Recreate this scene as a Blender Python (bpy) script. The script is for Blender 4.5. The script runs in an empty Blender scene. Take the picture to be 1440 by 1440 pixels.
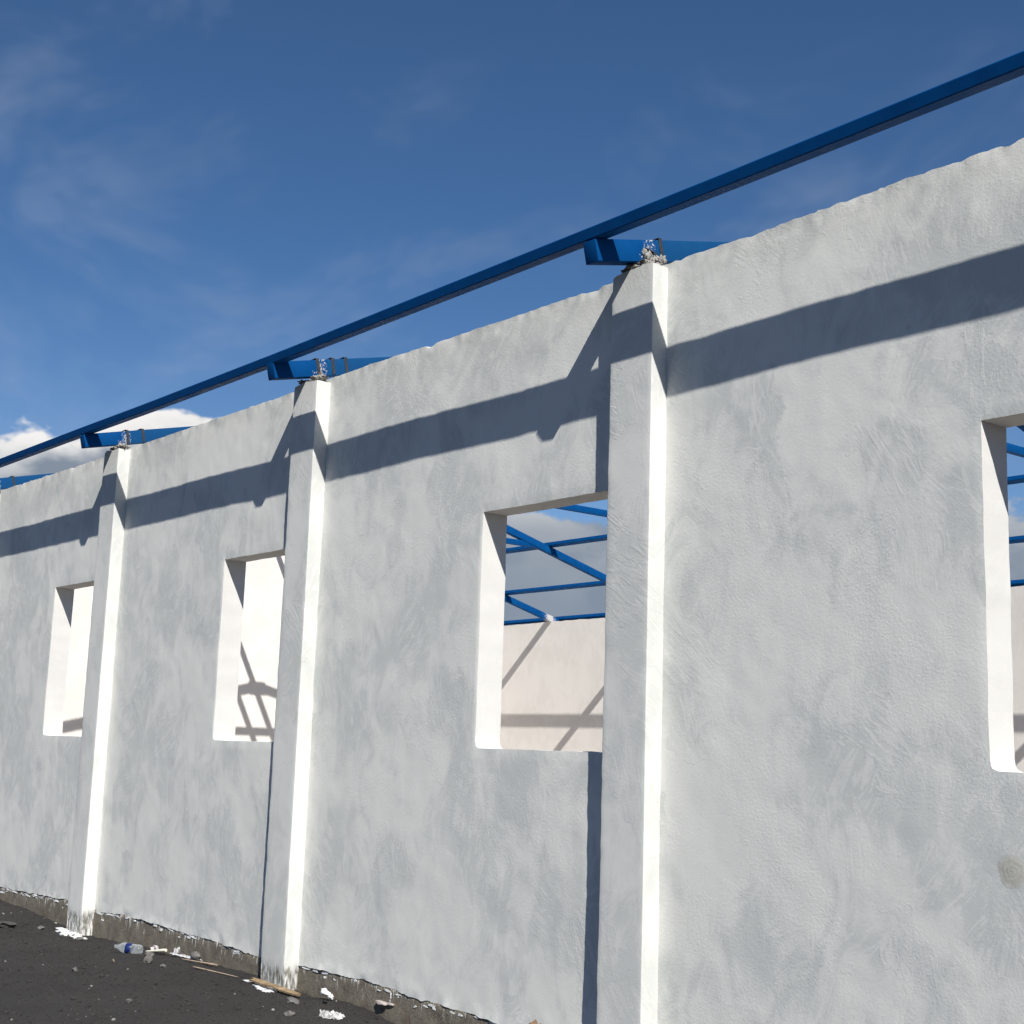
import bpy, bmesh, math, random
import numpy as np
from mathutils import Vector, Matrix

random.seed(7)
SC = bpy.context.scene
COL = SC.collection

# ------------------------------------------------------------------ camera
YAW, PITCH, ROLL = 0.895491, 0.166687, 0.032651
cam_data = bpy.data.cameras.new('camera')
cam_data.sensor_width = 36.0
cam_data.lens = 36.0 * 1988.1 / 1440.0
cam_data.clip_start = 0.05
cam_data.clip_end = 6000.0
cam = bpy.data.objects.new('camera', cam_data)
COL.objects.link(cam)
fw = Vector((-math.sin(YAW) * math.cos(PITCH), math.cos(YAW) * math.cos(PITCH), math.sin(PITCH)))
rt = Vector((math.cos(YAW), math.sin(YAW), 0.0))
up = rt.cross(fw)
r2 = rt * math.cos(ROLL) + up * math.sin(ROLL)
u2 = -rt * math.sin(ROLL) + up * math.cos(ROLL)
m = Matrix((r2, u2, -fw)).transposed().to_4x4()
m.translation = Vector((6.0828, -6.0582, 1.7487))
cam.matrix_world = m
SC.camera = cam

# ------------------------------------------------------------------ sun, sky, exposure
SUN_VEC = Vector((2.05, -1.0, 2.06)).normalized()          # towards the sun
SUN_EL = math.asin(SUN_VEC.z)
SUN_AZ = math.atan2(SUN_VEC.x, SUN_VEC.y)
sun_data = bpy.data.lights.new('sun', 'SUN')
sun_data.energy = 4.5
sun_data.angle = math.radians(0.53)
sun_data.color = (1.0, 0.972, 0.92)
sun = bpy.data.objects.new('sun', sun_data)
sun.rotation_euler = (-SUN_VEC).to_track_quat('-Z', 'Y').to_euler()
sun.location = SUN_VEC * 60
COL.objects.link(sun)

SC.view_settings.view_transform = 'Standard'
SC.view_settings.look = 'None'
SC.view_settings.exposure = 0.46
SC.view_settings.gamma = 1.0
SC.view_settings.use_curve_mapping = False
SC.cycles.max_bounces = 5
SC.cycles.diffuse_bounces = 3
SC.cycles.glossy_bounces = 2
SC.cycles.use_adaptive_sampling = True
SC.cycles.adaptive_threshold = 0.03
SC.cycles.transparent_max_bounces = 12


class NT:
    """small helper round a node tree"""
    def __init__(self, tree):
        self.t = tree

    def n(self, kind, **kw):
        nd = self.t.nodes.new(kind)
        for k, v in kw.items():
            if k.startswith('i_'):
                key = k[2:]
                key = int(key) if key.isdigit() else key.replace('_', ' ')
                nd.inputs[key].default_value = v
            else:
                setattr(nd, k, v)
        return nd

    def l(self, a, b):
        self.t.links.new(a, b)

    def math(self, op, a, b=None, c=None, clamp=False):
        nd = self.n('ShaderNodeMath', operation=op, use_clamp=clamp)
        for i, v in enumerate((a, b, c)):
            if v is None:
                continue
            if isinstance(v, (int, float)):
                nd.inputs[i].default_value = v
            else:
                self.l(v, nd.inputs[i])
        return nd.outputs[0]

    def maprange(self, v, a, b, c=0.0, d=1.0, smooth=False):
        nd = self.n('ShaderNodeMapRange')
        nd.interpolation_type = 'SMOOTHSTEP' if smooth else 'LINEAR'
        self.l(v, nd.inputs[0])
        for i, x in zip((1, 2, 3, 4), (a, b, c, d)):
            if isinstance(x, (int, float)):
                nd.inputs[i].default_value = x
            else:
                self.l(x, nd.inputs[i])
        return nd.outputs[0]

    def mix(self, fac, a, b):
        nd = self.n('ShaderNodeMix', data_type='RGBA')
        for s, v in ((nd.inputs[0], fac), (nd.inputs[6], a), (nd.inputs[7], b)):
            if isinstance(v, (int, float)):
                s.default_value = v
            elif isinstance(v, tuple):
                s.default_value = (*v, 1.0) if len(v) == 3 else v
            else:
                self.l(v, s)
        return nd.outputs[2]

    def noise(self, vec, scale, detail=4.0, rough=0.5, dist=0.0):
        nd = self.n('ShaderNodeTexNoise')
        nd.inputs['Scale'].default_value = scale
        nd.inputs['Detail'].default_value = detail
        nd.inputs['Roughness'].default_value = rough
        nd.inputs['Distortion'].default_value = dist
        if vec is not None:
            self.l(vec, nd.inputs['Vector'])
        return nd.outputs[0]

    def mapping(self, vec, loc=(0, 0, 0), rot=(0, 0, 0), scale=(1, 1, 1)):
        nd = self.n('ShaderNodeMapping')
        nd.inputs[1].default_value = loc
        nd.inputs[2].default_value = rot
        nd.inputs[3].default_value = scale
        self.l(vec, nd.inputs[0])
        return nd.outputs[0]


world = bpy.data.worlds.new('World')
SC.world = world
world.use_nodes = True
world.cycles.sampling_method = 'NONE'
wt = NT(world.node_tree)
bg = world.node_tree.nodes['Background']
bg.inputs[1].default_value = 0.085
sky = wt.n('ShaderNodeTexSky')
sky.sky_type = 'NISHITA'
sky.sun_disc = False
sky.sun_elevation = SUN_EL
sky.sun_rotation = SUN_AZ
sky.altitude = 2500.0
sky.air_density = 1.0
sky.dust_density = 0.1
sky.ozone_density = 3.0
tc = wt.n('ShaderNodeTexCoord')
vec = tc.outputs['Generated']
sep = wt.n('ShaderNodeSeparateXYZ')
wt.l(vec, sep.inputs[0])
elev = sep.outputs[2]
# deep tropical blue: the clear sky a little purer in hue than the model gives
tint = wt.n('ShaderNodeMix', data_type='RGBA', blend_type='MULTIPLY')
tint.inputs[0].default_value = 1.0
wt.l(sky.outputs[0], tint.inputs[6])
tint.inputs[7].default_value = (0.475, 0.665, 0.79, 1.0)
clear = tint.outputs[2]
# heaped clouds lying low round the horizon
SEED = (1.35, -2.06, 0.008)
cvec = wt.mapping(vec, loc=SEED, scale=(1.0, 1.0, 1.7))
cvec2 = wt.mapping(vec, loc=(SEED[0] + 0.018, SEED[1] - 0.010, 0.030), scale=(1.0, 1.0, 1.7))
big = wt.noise(cvec, 3.6, 0.0, 0.5)
n1 = wt.noise(cvec, 8.0, 5.0, 0.56)
n2 = wt.noise(cvec2, 8.0, 2.0, 0.55)
dens = wt.math('ADD', wt.math('MULTIPLY', n1, 0.62), wt.math('MULTIPLY', big, 0.38))
thr = wt.maprange(elev, 0.11, 0.235, 0.34, 0.60)
thr = wt.math('ADD', thr, wt.maprange(elev, 0.215, 0.30, 0.0, 0.5))
over = wt.math('SUBTRACT', dens, thr)
cov = wt.maprange(over, 0.0, 0.035, 0.0, 1.0, True)
lit = wt.maprange(wt.math('SUBTRACT', n1, n2), -0.07, 0.09, 0.0, 1.0, True)
lit = wt.math('MULTIPLY', lit, wt.maprange(over, 0.05, 0.30, 1.0, 0.30))
lit = wt.math('MULTIPLY', lit, wt.maprange(elev, 0.15, 0.20, 0.22, 1.0, True))
ccol = wt.mix(lit, (2.0, 2.35, 2.85), (8.2, 8.0, 7.7))
ccol = wt.mix(wt.maprange(elev, 0.0, 0.16, 0.85, 0.0), ccol, (1.75, 2.2, 2.9))
# thin high veils
vvec = wt.mapping(vec, loc=(0.48, -1.96, 0.0), rot=(0.0, 0.35, 0.9), scale=(1.0, 2.6, 3.4))
veil = wt.noise(vvec, 2.4, 4.0, 0.62, 0.35)
veil = wt.maprange(veil, 0.49, 0.76, 0.0, 0.12, True)
base = wt.mix(veil, clear, (5.2, 5.6, 6.1))
base = wt.mix(wt.maprange(elev, 0.05, 0.34, 0.22, 0.0, True), base, (3.4, 4.1, 5.0))
final = wt.mix(wt.math('MULTIPLY', cov, 0.94), base, ccol)
wt.l(final, bg.inputs[0])

# ------------------------------------------------------------------ numpy noise and mesh helpers
_rng = np.random.RandomState(11)
_TAB = _rng.rand(4096)


def _h(ix, iy, iz):
    k = (ix * 73856093) ^ (iy * 19349663) ^ (iz * 83492791)
    return _TAB[np.abs(k) % 4096]


def vnoise(x, y, z):
    x, y, z = np.broadcast_arrays(np.asarray(x, float), np.asarray(y, float), np.asarray(z, float))
    ix, iy, iz = (np.floor(a).astype(np.int64) for a in (x, y, z))
    fx, fy, fz = x - ix, y - iy, z - iz
    fx, fy, fz = (f * f * (3 - 2 * f) for f in (fx, fy, fz))
    o = 0
    for a in (0, 1):
        for b in (0, 1):
            for c in (0, 1):
                w = (fx if a else 1 - fx) * (fy if b else 1 - fy) * (fz if c else 1 - fz)
                o = o + w * _h(ix + a, iy + b, iz + c)
    return o * 2 - 1


def fbm(x, y, z, octv=3, rough=0.5):
    o, a, s = 0, 1.0, 1.0
    for i in range(octv):
        o = o + a * vnoise(x * s + 17.3 * i, y * s + 5.1 * i, z * s + 9.7 * i)
        a *= rough
        s *= 2.07
    return o


def link(o, parent=None):
    COL.objects.link(o)
    if parent is not None:
        o.parent = parent
    return o


def mesh_obj(name, verts, faces, mat, parent=None, smooth=True, angle=38.0, loc=None):
    me = bpy.data.meshes.new(name)
    me.from_pydata([tuple(v) for v in verts], [], [tuple(f) for f in faces])
    me.update()
    if smooth:
        me.polygons.foreach_set('use_smooth', [True] * len(me.polygons))
        me.set_sharp_from_angle(angle=math.radians(angle))
    if mat is not None:
        me.materials.append(mat)
    o = bpy.data.objects.new(name, me)
    if loc is not None:
        o.location = loc
    return link(o, parent)


def bm_obj(name, bm, mat, parent=None, smooth=True, angle=38.0, loc=None, recalc=True):
    if recalc:
        bmesh.ops.recalc_face_normals(bm, faces=bm.faces)
    me = bpy.data.meshes.new(name)
    bm.to_mesh(me)
    bm.free()
    if smooth:
        me.polygons.foreach_set('use_smooth', [True] * len(me.polygons))
        me.set_sharp_from_angle(angle=math.radians(angle))
    if mat is not None:
        me.materials.append(mat)
    o = bpy.data.objects.new(name, me)
    if loc is not None:
        o.location = loc
    return link(o, parent)


def empty(name, loc):
    o = bpy.data.objects.new(name, None)
    o.empty_display_size = 0.2
    o.location = loc
    return link(o)


def tag(o, label=None, cat=None, group=None, kind=None):
    for k, v in (('label', label), ('category', cat), ('group', group), ('kind', kind)):
        if v:
            o[k] = v
    return o


def add_bar(bm, a, b, w, h, upv=(0, 0, 1), bevel=0.004, segs=1):
    """rectangular bar from a to b, w across, h along upv"""
    a, b, upv = Vector(a), Vector(b), Vector(upv)
    d = (b - a)
    L = d.length
    d.normalize()
    s = d.cross(upv).normalized()
    u = s.cross(d)
    mat = Matrix((d * L, s * w, u * h)).transposed().to_4x4()
    mat.translation = (a + b) / 2
    r = bmesh.ops.create_cube(bm, size=1.0, matrix=mat)
    if bevel:
        es = {e for v in r['verts'] for e in v.link_edges}
        bmesh.ops.bevel(bm, geom=list(es), offset=bevel, segments=segs, affect='EDGES', profile=0.6)


def lump(bm, c, r, squash=(1, 1, 1), seed=0, rough=0.35, sub=2, freq=1.6):
    mat = Matrix.Translation(c)
    res = bmesh.ops.create_icosphere(bm, subdivisions=sub, radius=1.0)
    P = np.array([v.co[:] for v in res['verts']])
    n = fbm(P[:, 0] * freq + seed * 3.7, P[:, 1] * freq + seed, P[:, 2] * freq - seed * 2.1, 3, 0.6)
    for v, p, k in zip(res['verts'], P, n):
        f = r * (1 + rough * k)
        v.co = Vector((p[0] * f * squash[0] + c[0], p[1] * f * squash[1] + c[1], p[2] * f * squash[2] + c[2]))


# ------------------------------------------------------------------ materials
def new_mat(name):
    mt = bpy.data.materials.new(name)
    mt.use_nodes = True
    t = NT(mt.node_tree)
    b = mt.node_tree.nodes['Principled BSDF']
    co = t.n('ShaderNodeTexCoord').outputs['Object']
    return mt, t, b, co


def bump(t, b, h, dist, strength=1.0):
    bn = t.n('ShaderNodeBump')
    bn.inputs['Strength'].default_value = strength
    bn.inputs['Distance'].default_value = dist
    t.l(h, bn.inputs['Height'])
    t.l(bn.outputs[0], b.inputs['Normal'])


def plaster_mat(name, light, dark, amount=1.0, relief=1.0, base_wear=False, streak=1.0, patch=None):
    mt, t, b, co = new_mat(name)
    # flat coordinates on the face: along the wall and up it
    sx = t.n('ShaderNodeSeparateXYZ')
    t.l(co, sx.inputs[0])
    cb = t.n('ShaderNodeCombineXYZ')
    t.l(t.math('ADD', sx.outputs[0], sx.outputs[1]), cb.inputs[0])
    t.l(sx.outputs[2], cb.inputs[1])
    p2 = cb.outputs[0]

    def n2(vec, scale, detail, rough=0.55, dist=0.0, out=0):
        nd = t.n('ShaderNodeTexNoise', noise_dimensions='2D')
        for k, v in (('Scale', scale), ('Detail', detail), ('Roughness', rough), ('Distortion', dist)):
            nd.inputs[k].default_value = v
        t.l(vec, nd.inputs['Vector'])
        return nd.outputs[out]
    # uneven coats of thin white paint over grey plaster
    st = n2(t.mapping(p2, rot=(0.0, 0.0, 0.12), scale=(3.4, 2.0, 1.0)), 1.0, 5.0, 0.66, 0.9)
    bl = n2(p2, 1.05, 2.0, 0.55, 0.3)
    # fields an arm can reach, each trowelled and brushed its own way
    wv = t.n('ShaderNodeVectorMath', operation='MULTIPLY_ADD')
    t.l(n2(p2, 4.0, 3.0, 0.6, 0.0, 1), wv.inputs[0])
    wv.inputs[1].default_value = (0.55, 0.55, 0.0)
    t.l(p2, wv.inputs[2])
    vo = t.n('ShaderNodeTexVoronoi', feature='F1', voronoi_dimensions='2D')
    vo.inputs['Scale'].default_value = 2.2
    t.l(wv.outputs[0], vo.inputs['Vector'])
    vs = t.n('ShaderNodeSeparateColor')
    t.l(vo.outputs['Color'], vs.inputs[0])
    vr = t.n('ShaderNodeVectorRotate', rotation_type='Z_AXIS')
    t.l(p2, vr.inputs['Vector'])
    t.l(vo.outputs['Position'], vr.inputs['Center'])
    t.l(t.maprange(vs.outputs[0], 0.0, 1.0, -1.1, 1.1), vr.inputs['Angle'])
    br = n2(t.mapping(vr.outputs[0], scale=(23.0, 5.0, 1.0)), 1.0, 4.0, 0.64, 1.1)
    # strokes die out towards the edge of their field
    edge = t.maprange(vo.outputs['Distance'], 0.38, 0.72, 1.0, 0.0, True)
    f = t.math('ADD', t.math('MULTIPLY', st, 0.44), t.math('MULTIPLY', bl, 0.56))
    f = t.math('ADD', f, t.math('MULTIPLY', t.math('MULTIPLY', t.math('SUBTRACT', vs.outputs[1], 0.5), edge), 0.10))
    f = t.maprange(f, 0.41, 0.60, 0.0, amount, True)
    colr = t.mix(f, light, dark)
    stroke = t.math('MULTIPLY', t.maprange(br, 0.49, 0.60, 0.0, 0.58 * streak, True), edge)
    colr = t.mix(stroke, colr, light)
    if base_wear:
        s = t.n('ShaderNodeSeparateXYZ')
        t.l(co, s.inputs[0])
        drip = t.noise(t.mapping(co, scale=(30.0, 30.0, 4.0)), 1.0, 3.0, 0.6)
        edge = t.math('ADD', s.outputs[2], t.math('MULTIPLY', t.math('SUBTRACT', drip, 0.5), 0.20))
        raw = t.maprange(edge, -0.045, 0.005, 1.0, 0.0)
        rawn = t.noise(co, 26.0, 5.0, 0.65)
        rawc = t.mix(t.maprange(rawn, 0.35, 0.65), (0.13, 0.125, 0.105), (0.30, 0.29, 0.26))
        wht = t.maprange(t.noise(t.mapping(co, scale=(42.0, 42.0, 9.0)), 1.0, 4.0, 0.6), 0.47, 0.60)
        rawc = t.mix(wht, rawc, (0.66, 0.66, 0.64))
        colr = t.mix(raw, colr, rawc)
    if patch:
        # beige filler rubbed on in a round swirl, thinning out at its rim
        d = t.n('ShaderNodeVectorMath', operation='DISTANCE')
        t.l(co, d.inputs[0])
        d.inputs[1].default_value = patch
        wob = t.noise(co, 30.0, 4.0, 0.65, 0.8)
        e = t.math('ADD', d.outputs['Value'], t.math('MULTIPLY', t.math('SUBTRACT', wob, 0.5), 0.055))
        rings = t.math('SINE', t.math('MULTIPLY', e, 420.0))
        pc = t.mix(t.maprange(rings, -1.0, 1.0, 0.3, 0.7), (0.40, 0.375, 0.31), (0.50, 0.475, 0.41))
        colr = t.mix(t.maprange(e, 0.045, 0.098, 0.72, 0.0, True), colr, pc)
    t.l(colr, b.inputs['Base Color'])
    b.inputs['Roughness'].default_value = 0.93
    b.inputs['Specular IOR Level'].default_value = 0.22
    # relief: sandy grain, trowel sweeps, brush ridges
    g2 = n2(p2, 60.0, 3.0, 0.66, 0.3)
    md = n2(p2, 6.0, 2.0, 0.5, 0.5)
    h = t.math('MULTIPLY', g2, t.maprange(vs.outputs[2], 0.2, 0.9, 0.18, 0.40))
    h = t.math('ADD', h, t.math('MULTIPLY', br, t.math('MULTIPLY', edge, t.maprange(vs.outputs[1], 0.2, 0.9, 0.08, 0.40))))
    h = t.math('ADD', h, t.math('MULTIPLY', md, 0.20))
    bump(t, b, h, 0.0040 * relief)
    return mt


M_WALL = plaster_mat('white_wash_plaster', (0.70, 0.695, 0.655), (0.558, 0.568, 0.543), 1.0, 1.0)
M_PILLAR = plaster_mat('pillar_plaster', (0.67, 0.665, 0.63), (0.555, 0.563, 0.537), 0.9, 0.65, base_wear=True)
M_INNER = plaster_mat('inner_plaster', (0.69, 0.66, 0.62), (0.63, 0.60, 0.56), 0.8, 0.35)
M_REVEAL = plaster_mat('reveal_plaster', (0.65, 0.64, 0.61), (0.61, 0.60, 0.575), 0.7, 0.5)
M_WALL_PATCH = plaster_mat('white_wash_plaster_patched', (0.70, 0.695, 0.655), (0.558, 0.568, 0.543), 1.0, 1.0, patch=(2.312, 0.0, 1.268))


def blue_mat(name, splat=False):
    mt, t, b, co = new_mat(name)
    n = t.noise(co, 5.0, 5.0, 0.6)
    c = t.mix(t.maprange(n, 0.3, 0.7), (0.0010, 0.050, 0.178), (0.0016, 0.066, 0.225))
    dust = t.maprange(t.noise(t.mapping(co, scale=(9.0, 9.0, 9.0)), 1.0, 6.0, 0.7), 0.62, 0.80, 0.0, 0.04)
    c = t.mix(dust, c, (0.20, 0.24, 0.29))
    rust = t.maprange(t.noise(co, 31.0, 4.0, 0.65), 0.72, 0.78, 0.0, 0.5)
    c = t.mix(rust, c, (0.06, 0.035, 0.022))
    rough = 0.6
    if splat:
        # mortar and whitewash splashed over the steel where it sits on the wall
        s = t.n('ShaderNodeSeparateXYZ')
        t.l(co, s.inputs[0])
        dull = t.maprange(t.math('ADD', s.outputs[1], t.math('MULTIPLY', t.math('SUBTRACT', n, 0.5), 0.5)), -0.10, 0.10, 0.0, 0.6)
        dull = t.math('MULTIPLY', dull, t.maprange(s.outputs[1], 1.2, 3.0, 1.0, 0.0))
        c = t.mix(dull, c, (0.010, 0.062, 0.150))
        d = t.math('ABSOLUTE', t.math('SUBTRACT', s.outputs[1], -0.01))
        reach = t.maprange(d, 0.02, 0.20, 0.10, -0.20)
        sp = t.noise(co, 34.0, 5.0, 0.7, 0.4)
        sp2 = t.noise(co, 90.0, 3.0, 0.6)
        sp = t.math('ADD', t.math('MULTIPLY', sp, 0.75), t.math('MULTIPLY', sp2, 0.25))
        mask = t.maprange(t.math('ADD', sp, reach), 0.60, 0.64)
        c = t.mix(mask, c, t.mix(sp2, (0.22, 0.20, 0.18), (0.60, 0.59, 0.57)))
        far = t.math('ABSOLUTE', t.math('SUBTRACT', s.outputs[1], 16.25))
        m2 = t.maprange(t.math('ADD', sp, t.maprange(far, 0.05, 0.40, 0.16, -0.2)), 0.58, 0.62)
        c = t.mix(m2, c, (0.55, 0.54, 0.52))
    t.l(c, b.inputs['Base Color'])
    b.inputs['Roughness'].default_value = rough
    t.l(t.maprange(n, 0.3, 0.7, 0.5, 0.7), b.inputs['Roughness'])
    b.inputs['Specular IOR Level'].default_value = 0.05
    return mt


M_BLUE = blue_mat('blue_enamel_steel')
M_BLUE_SPLAT = blue_mat('blue_enamel_steel_splashed', True)


def simple_mat(name, c1, c2, scale=8.0, rough=0.85, bmp=0.002, bscale=40.0, detail=5.0, spec=0.3):
    mt, t, b, co = new_mat(name)
    n = t.noise(co, scale, detail, 0.62, 0.2)
    t.l(t.mix(t.maprange(n, 0.32, 0.68), c1, c2), b.inputs['Base Color'])
    b.inputs['Roughness'].default_value = rough
    b.inputs['Specular IOR Level'].default_value = spec
    if bmp:
        bump(t, b, t.noise(co, bscale, 5.0, 0.62), bmp)
    return mt


def plinth_mat():
    mt, t, b, co = new_mat('raw_concrete_plinth')
    n = t.noise(co, 7.0, 6.0, 0.65, 0.4)
    fine = t.noise(co, 60.0, 4.0, 0.65)
    c = t.mix(t.maprange(n, 0.32, 0.68), (0.075, 0.062, 0.045), (0.185, 0.160, 0.120))
    c = t.mix(t.maprange(fine, 0.40, 0.68, 0.0, 0.55), c, (0.24, 0.215, 0.17))
    red = t.maprange(t.noise(co, 3.1, 4.0, 0.6), 0.55, 0.68, 0.0, 0.5)
    c = t.mix(red, c, (0.125, 0.078, 0.056))
    # runs and spatters of whitewash
    s = t.n('ShaderNodeSeparateXYZ')
    t.l(co, s.inputs[0])
    dr = t.noise(t.mapping(co, scale=(34.0, 34.0, 5.0)), 1.0, 4.0, 0.62, 0.3)
    ht = t.maprange(s.outputs[2], -0.16, 0.03, -0.14, 0.075)
    dr = t.math('ADD', dr, ht)
    c = t.mix(t.maprange(dr, 0.575, 0.66, 0.0, 0.85), c, (0.64, 0.63, 0.60))
    spt = t.noise(co, 85.0, 3.0, 0.6)
    c = t.mix(t.maprange(spt, 0.70, 0.73, 0.0, 0.8), c, (0.62, 0.61, 0.59))
    t.l(c, b.inputs['Base Color'])
    b.inputs['Roughness'].default_value = 0.95
    h = t.math('ADD', t.math('MULTIPLY', n, 1.0), t.math('MULTIPLY', fine, 0.35))
    bump(t, b, h, 0.012)
    return mt


def ground_mat():
    mt, t, b, co = new_mat('black_volcanic_sand')
    a = t.noise(co, 1.1, 5.0, 0.6)
    f = t.noise(co, 55.0, 5.0, 0.7)
    g = t.noise(co, 170.0, 3.0, 0.65)
    c = t.mix(t.maprange(a, 0.35, 0.65), (0.022, 0.0205, 0.0198), (0.037, 0.0345, 0.0328))
    c = t.mix(t.maprange(f, 0.30, 0.75), c, (0.046, 0.043, 0.041))
    c = t.mix(t.maprange(g, 0.60, 0.72, 0.0, 0.8), c, (0.13, 0.122, 0.116))
    c = t.mix(t.maprange(g, 0.22, 0.34, 0.7, 0.0), c, (0.018, 0.017, 0.017))
    t.l(c, b.inputs['Base Color'])
    b.inputs['Roughness'].default_value = 0.96
    b.inputs['Specular IOR Level'].default_value = 0.2
    h = t.math('ADD', t.math('MULTIPLY', f, 0.7), t.math('MULTIPLY', g, 0.4))
    bump(t, b, h, 0.012)
    return mt


M_PLINTH = plinth_mat()
M_GROUND = ground_mat()
M_GRAVEL = simple_mat('dark_cinder_stone', (0.022, 0.0208, 0.020), (0.048, 0.045, 0.0425), 3.0, 0.95, 0.003, 90.0)
M_STONE = simple_mat('grey_stone', (0.085, 0.08, 0.076), (0.20, 0.19, 0.18), 14.0, 0.92, 0.004, 60.0)
M_DARKSTONE = simple_mat('dark_stone', (0.045, 0.043, 0.043), (0.085, 0.08, 0.078), 14.0, 0.92, 0.004, 60.0)
M_FLAKE = simple_mat('whitewash_flake', (0.80, 0.80, 0.78), (0.66, 0.67, 0.67), 20.0, 0.92, 0.003, 90.0)
M_MORTAR = simple_mat('grey_mortar', (0.15, 0.138, 0.12), (0.44, 0.425, 0.40), 30.0, 0.95, 0.006, 70.0)
M_PATCH = simple_mat('beige_mortar_patch', (0.40, 0.375, 0.315), (0.54, 0.525, 0.475), 22.0, 0.95, 0.004, 60.0)
M_FLOOR = simple_mat('concrete_floor', (0.46, 0.40, 0.33), (0.54, 0.475, 0.40), 1.5, 0.9, 0.002, 30.0)
M_PAPER = simple_mat('crumpled_white_paper', (0.50, 0.49, 0.475), (0.74, 0.73, 0.72), 20.0, 0.7, 0.001, 60.0)
M_PINK = simple_mat('pinkish_plastic_wrap', (0.62, 0.56, 0.55), (0.74, 0.71, 0.71), 18.0, 0.5, 0.001, 60.0)
M_CREAM = simple_mat('cream_plastic', (0.72, 0.69, 0.55), (0.76, 0.73, 0.61), 10.0, 0.5, 0.0, 1.0)
M_WOOD = simple_mat('weathered_wood', (0.26, 0.19, 0.13), (0.42, 0.33, 0.25), 22.0, 0.85, 0.002, 70.0)
M_CARD = simple_mat('weathered_board', (0.16, 0.10, 0.055), (0.36, 0.27, 0.16), 16.0, 0.9, 0.003, 60.0)
M_BROWN = simple_mat('brown_plank_wood', (0.20, 0.115, 0.065), (0.30, 0.19, 0.12), 24.0, 0.85, 0.003, 70.0)
M_FOAM = simple_mat('white_foam', (0.80, 0.80, 0.78), (0.82, 0.82, 0.80), 10.0, 0.8, 0.001, 90.0)
M_BLACK = simple_mat('black_rubber', (0.012, 0.012, 0.012), (0.02, 0.02, 0.02), 10.0, 0.6, 0.001, 60.0)
M_LABEL = simple_mat('blue_label_film', (0.006, 0.015, 0.085), (0.008, 0.020, 0.11), 6.0, 0.35, 0.0, 1.0, spec=0.5)
M_WHITE_PRINT = simple_mat('white_label_print', (0.70, 0.72, 0.76), (0.78, 0.79, 0.82), 10.0, 0.4, 0.0, 1.0)
M_STRAP = simple_mat('dull_blue_strap', (0.010, 0.030, 0.05), (0.055, 0.05, 0.045), 40.0, 0.6, 0.002, 60.0)


def pet_mat():
    mt, t, b, co = new_mat('clear_bottle_plastic')
    out = mt.node_tree.nodes['Material Output']
    b.inputs['Base Color'].default_value = (0.62, 0.66, 0.68, 1)
    b.inputs['Roughness'].default_value = 0.12
    tr = t.n('ShaderNodeBsdfTransparent')
    tr.inputs[0].default_value = (0.93, 0.95, 0.96, 1)
    lw = t.n('ShaderNodeLayerWeight')
    lw.inputs[0].default_value = 0.35
    mx = t.n('ShaderNodeMixShader')
    t.l(t.maprange(lw.outputs[1], 0.0, 1.0, 0.12, 0.75), mx.inputs[0])
    t.l(tr.outputs[0], mx.inputs[1])
    t.l(b.outputs[0], mx.inputs[2])
    t.l(mx.outputs[0], out.inputs[0])
    return mt


M_PET = pet_mat()

# ------------------------------------------------------------------ ground
CONTACT_X = [-30, -14, -10.7, -9.8, -8.8, -7.9, -6.4, -5.4, -4.6, -3.76, -3.2, -2.8, -2.4, -1, 3, 20]
CONTACT_Z = [-.12, -.12, -.146, -.18, -.215, -.23, -.19, -.15, -.15, -.185, -.15, -.175, -.24, -.32, -.35, -.35]


def ground_z(x, y):
    x = np.asarray(x, float)
    y = np.asarray(y, float)
    c = np.interp(x, CONTACT_X, CONTACT_Z)
    t = np.clip(-y / 1.6, 0, 1)
    t = t * t * (3 - 2 * t)
    z = c * (1 - t) - 0.2 * t
    near = np.exp(-(np.clip(np.abs(x + 4) - 14, 0, None) / 12.0) ** 2) * np.exp(-(np.clip(np.abs(y) - 8, 0, None) / 8.0) ** 2)
    z = z + near * (0.016 * fbm(x * 1.9, y * 1.9, 3.3, 3) + 0.007 * fbm(x * 8.0, y * 8.0, 1.3, 3))
    return z


def gz(x, y):
    return float(ground_z(np.array([x]), np.array([y]))[0])


gx = np.concatenate([-np.geomspace(2500, 30, 14), np.arange(-24, -11.6, 0.8), np.arange(-11.5, -1.6, 0.03),
                     np.arange(-1.5, 14, 0.5), np.geomspace(20, 2500, 14)])
gy = np.concatenate([-np.geomspace(2500, 12, 14), np.arange(-10, -3.2, 0.4), np.arange(-3.0, 0.13, 0.03),
                     np.array([0.3, 2, 6, 12, 17, 20]), np.geomspace(30, 2500, 12)])
GX, GY = np.meshgrid(gx, gy, indexing='ij')
GZ = ground_z(GX, GY)
GZ = np.where(GY > 0.2, -0.35, GZ)
nx, ny = GX.shape
gv = np.stack([GX, GY, GZ], -1).reshape(-1, 3)
ii, jj = np.meshgrid(np.arange(nx - 1), np.arange(ny - 1), indexing='ij')
i0 = (ii * ny + jj).ravel()
gf = np.stack([i0, i0 + ny, i0 + ny + 1, i0 + 1], -1)
ground = mesh_obj('ground', gv.tolist(), gf.tolist(), M_GROUND, angle=180)
tag(ground, 'dark volcanic sand ground sloping up to the white wall', 'ground', kind='structure')

# ------------------------------------------------------------------ building: walls, pillars, plinth
H = 4.80
X0, X1 = -24.15, 12.15
YFAR = 16.30
T = 0.223
PW, PP = 0.376, 0.132
PILLAR_X = [8.0, 4.0, 0.012, -4.0, -8.03, -12.02, -16.0, -20.0]
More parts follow.
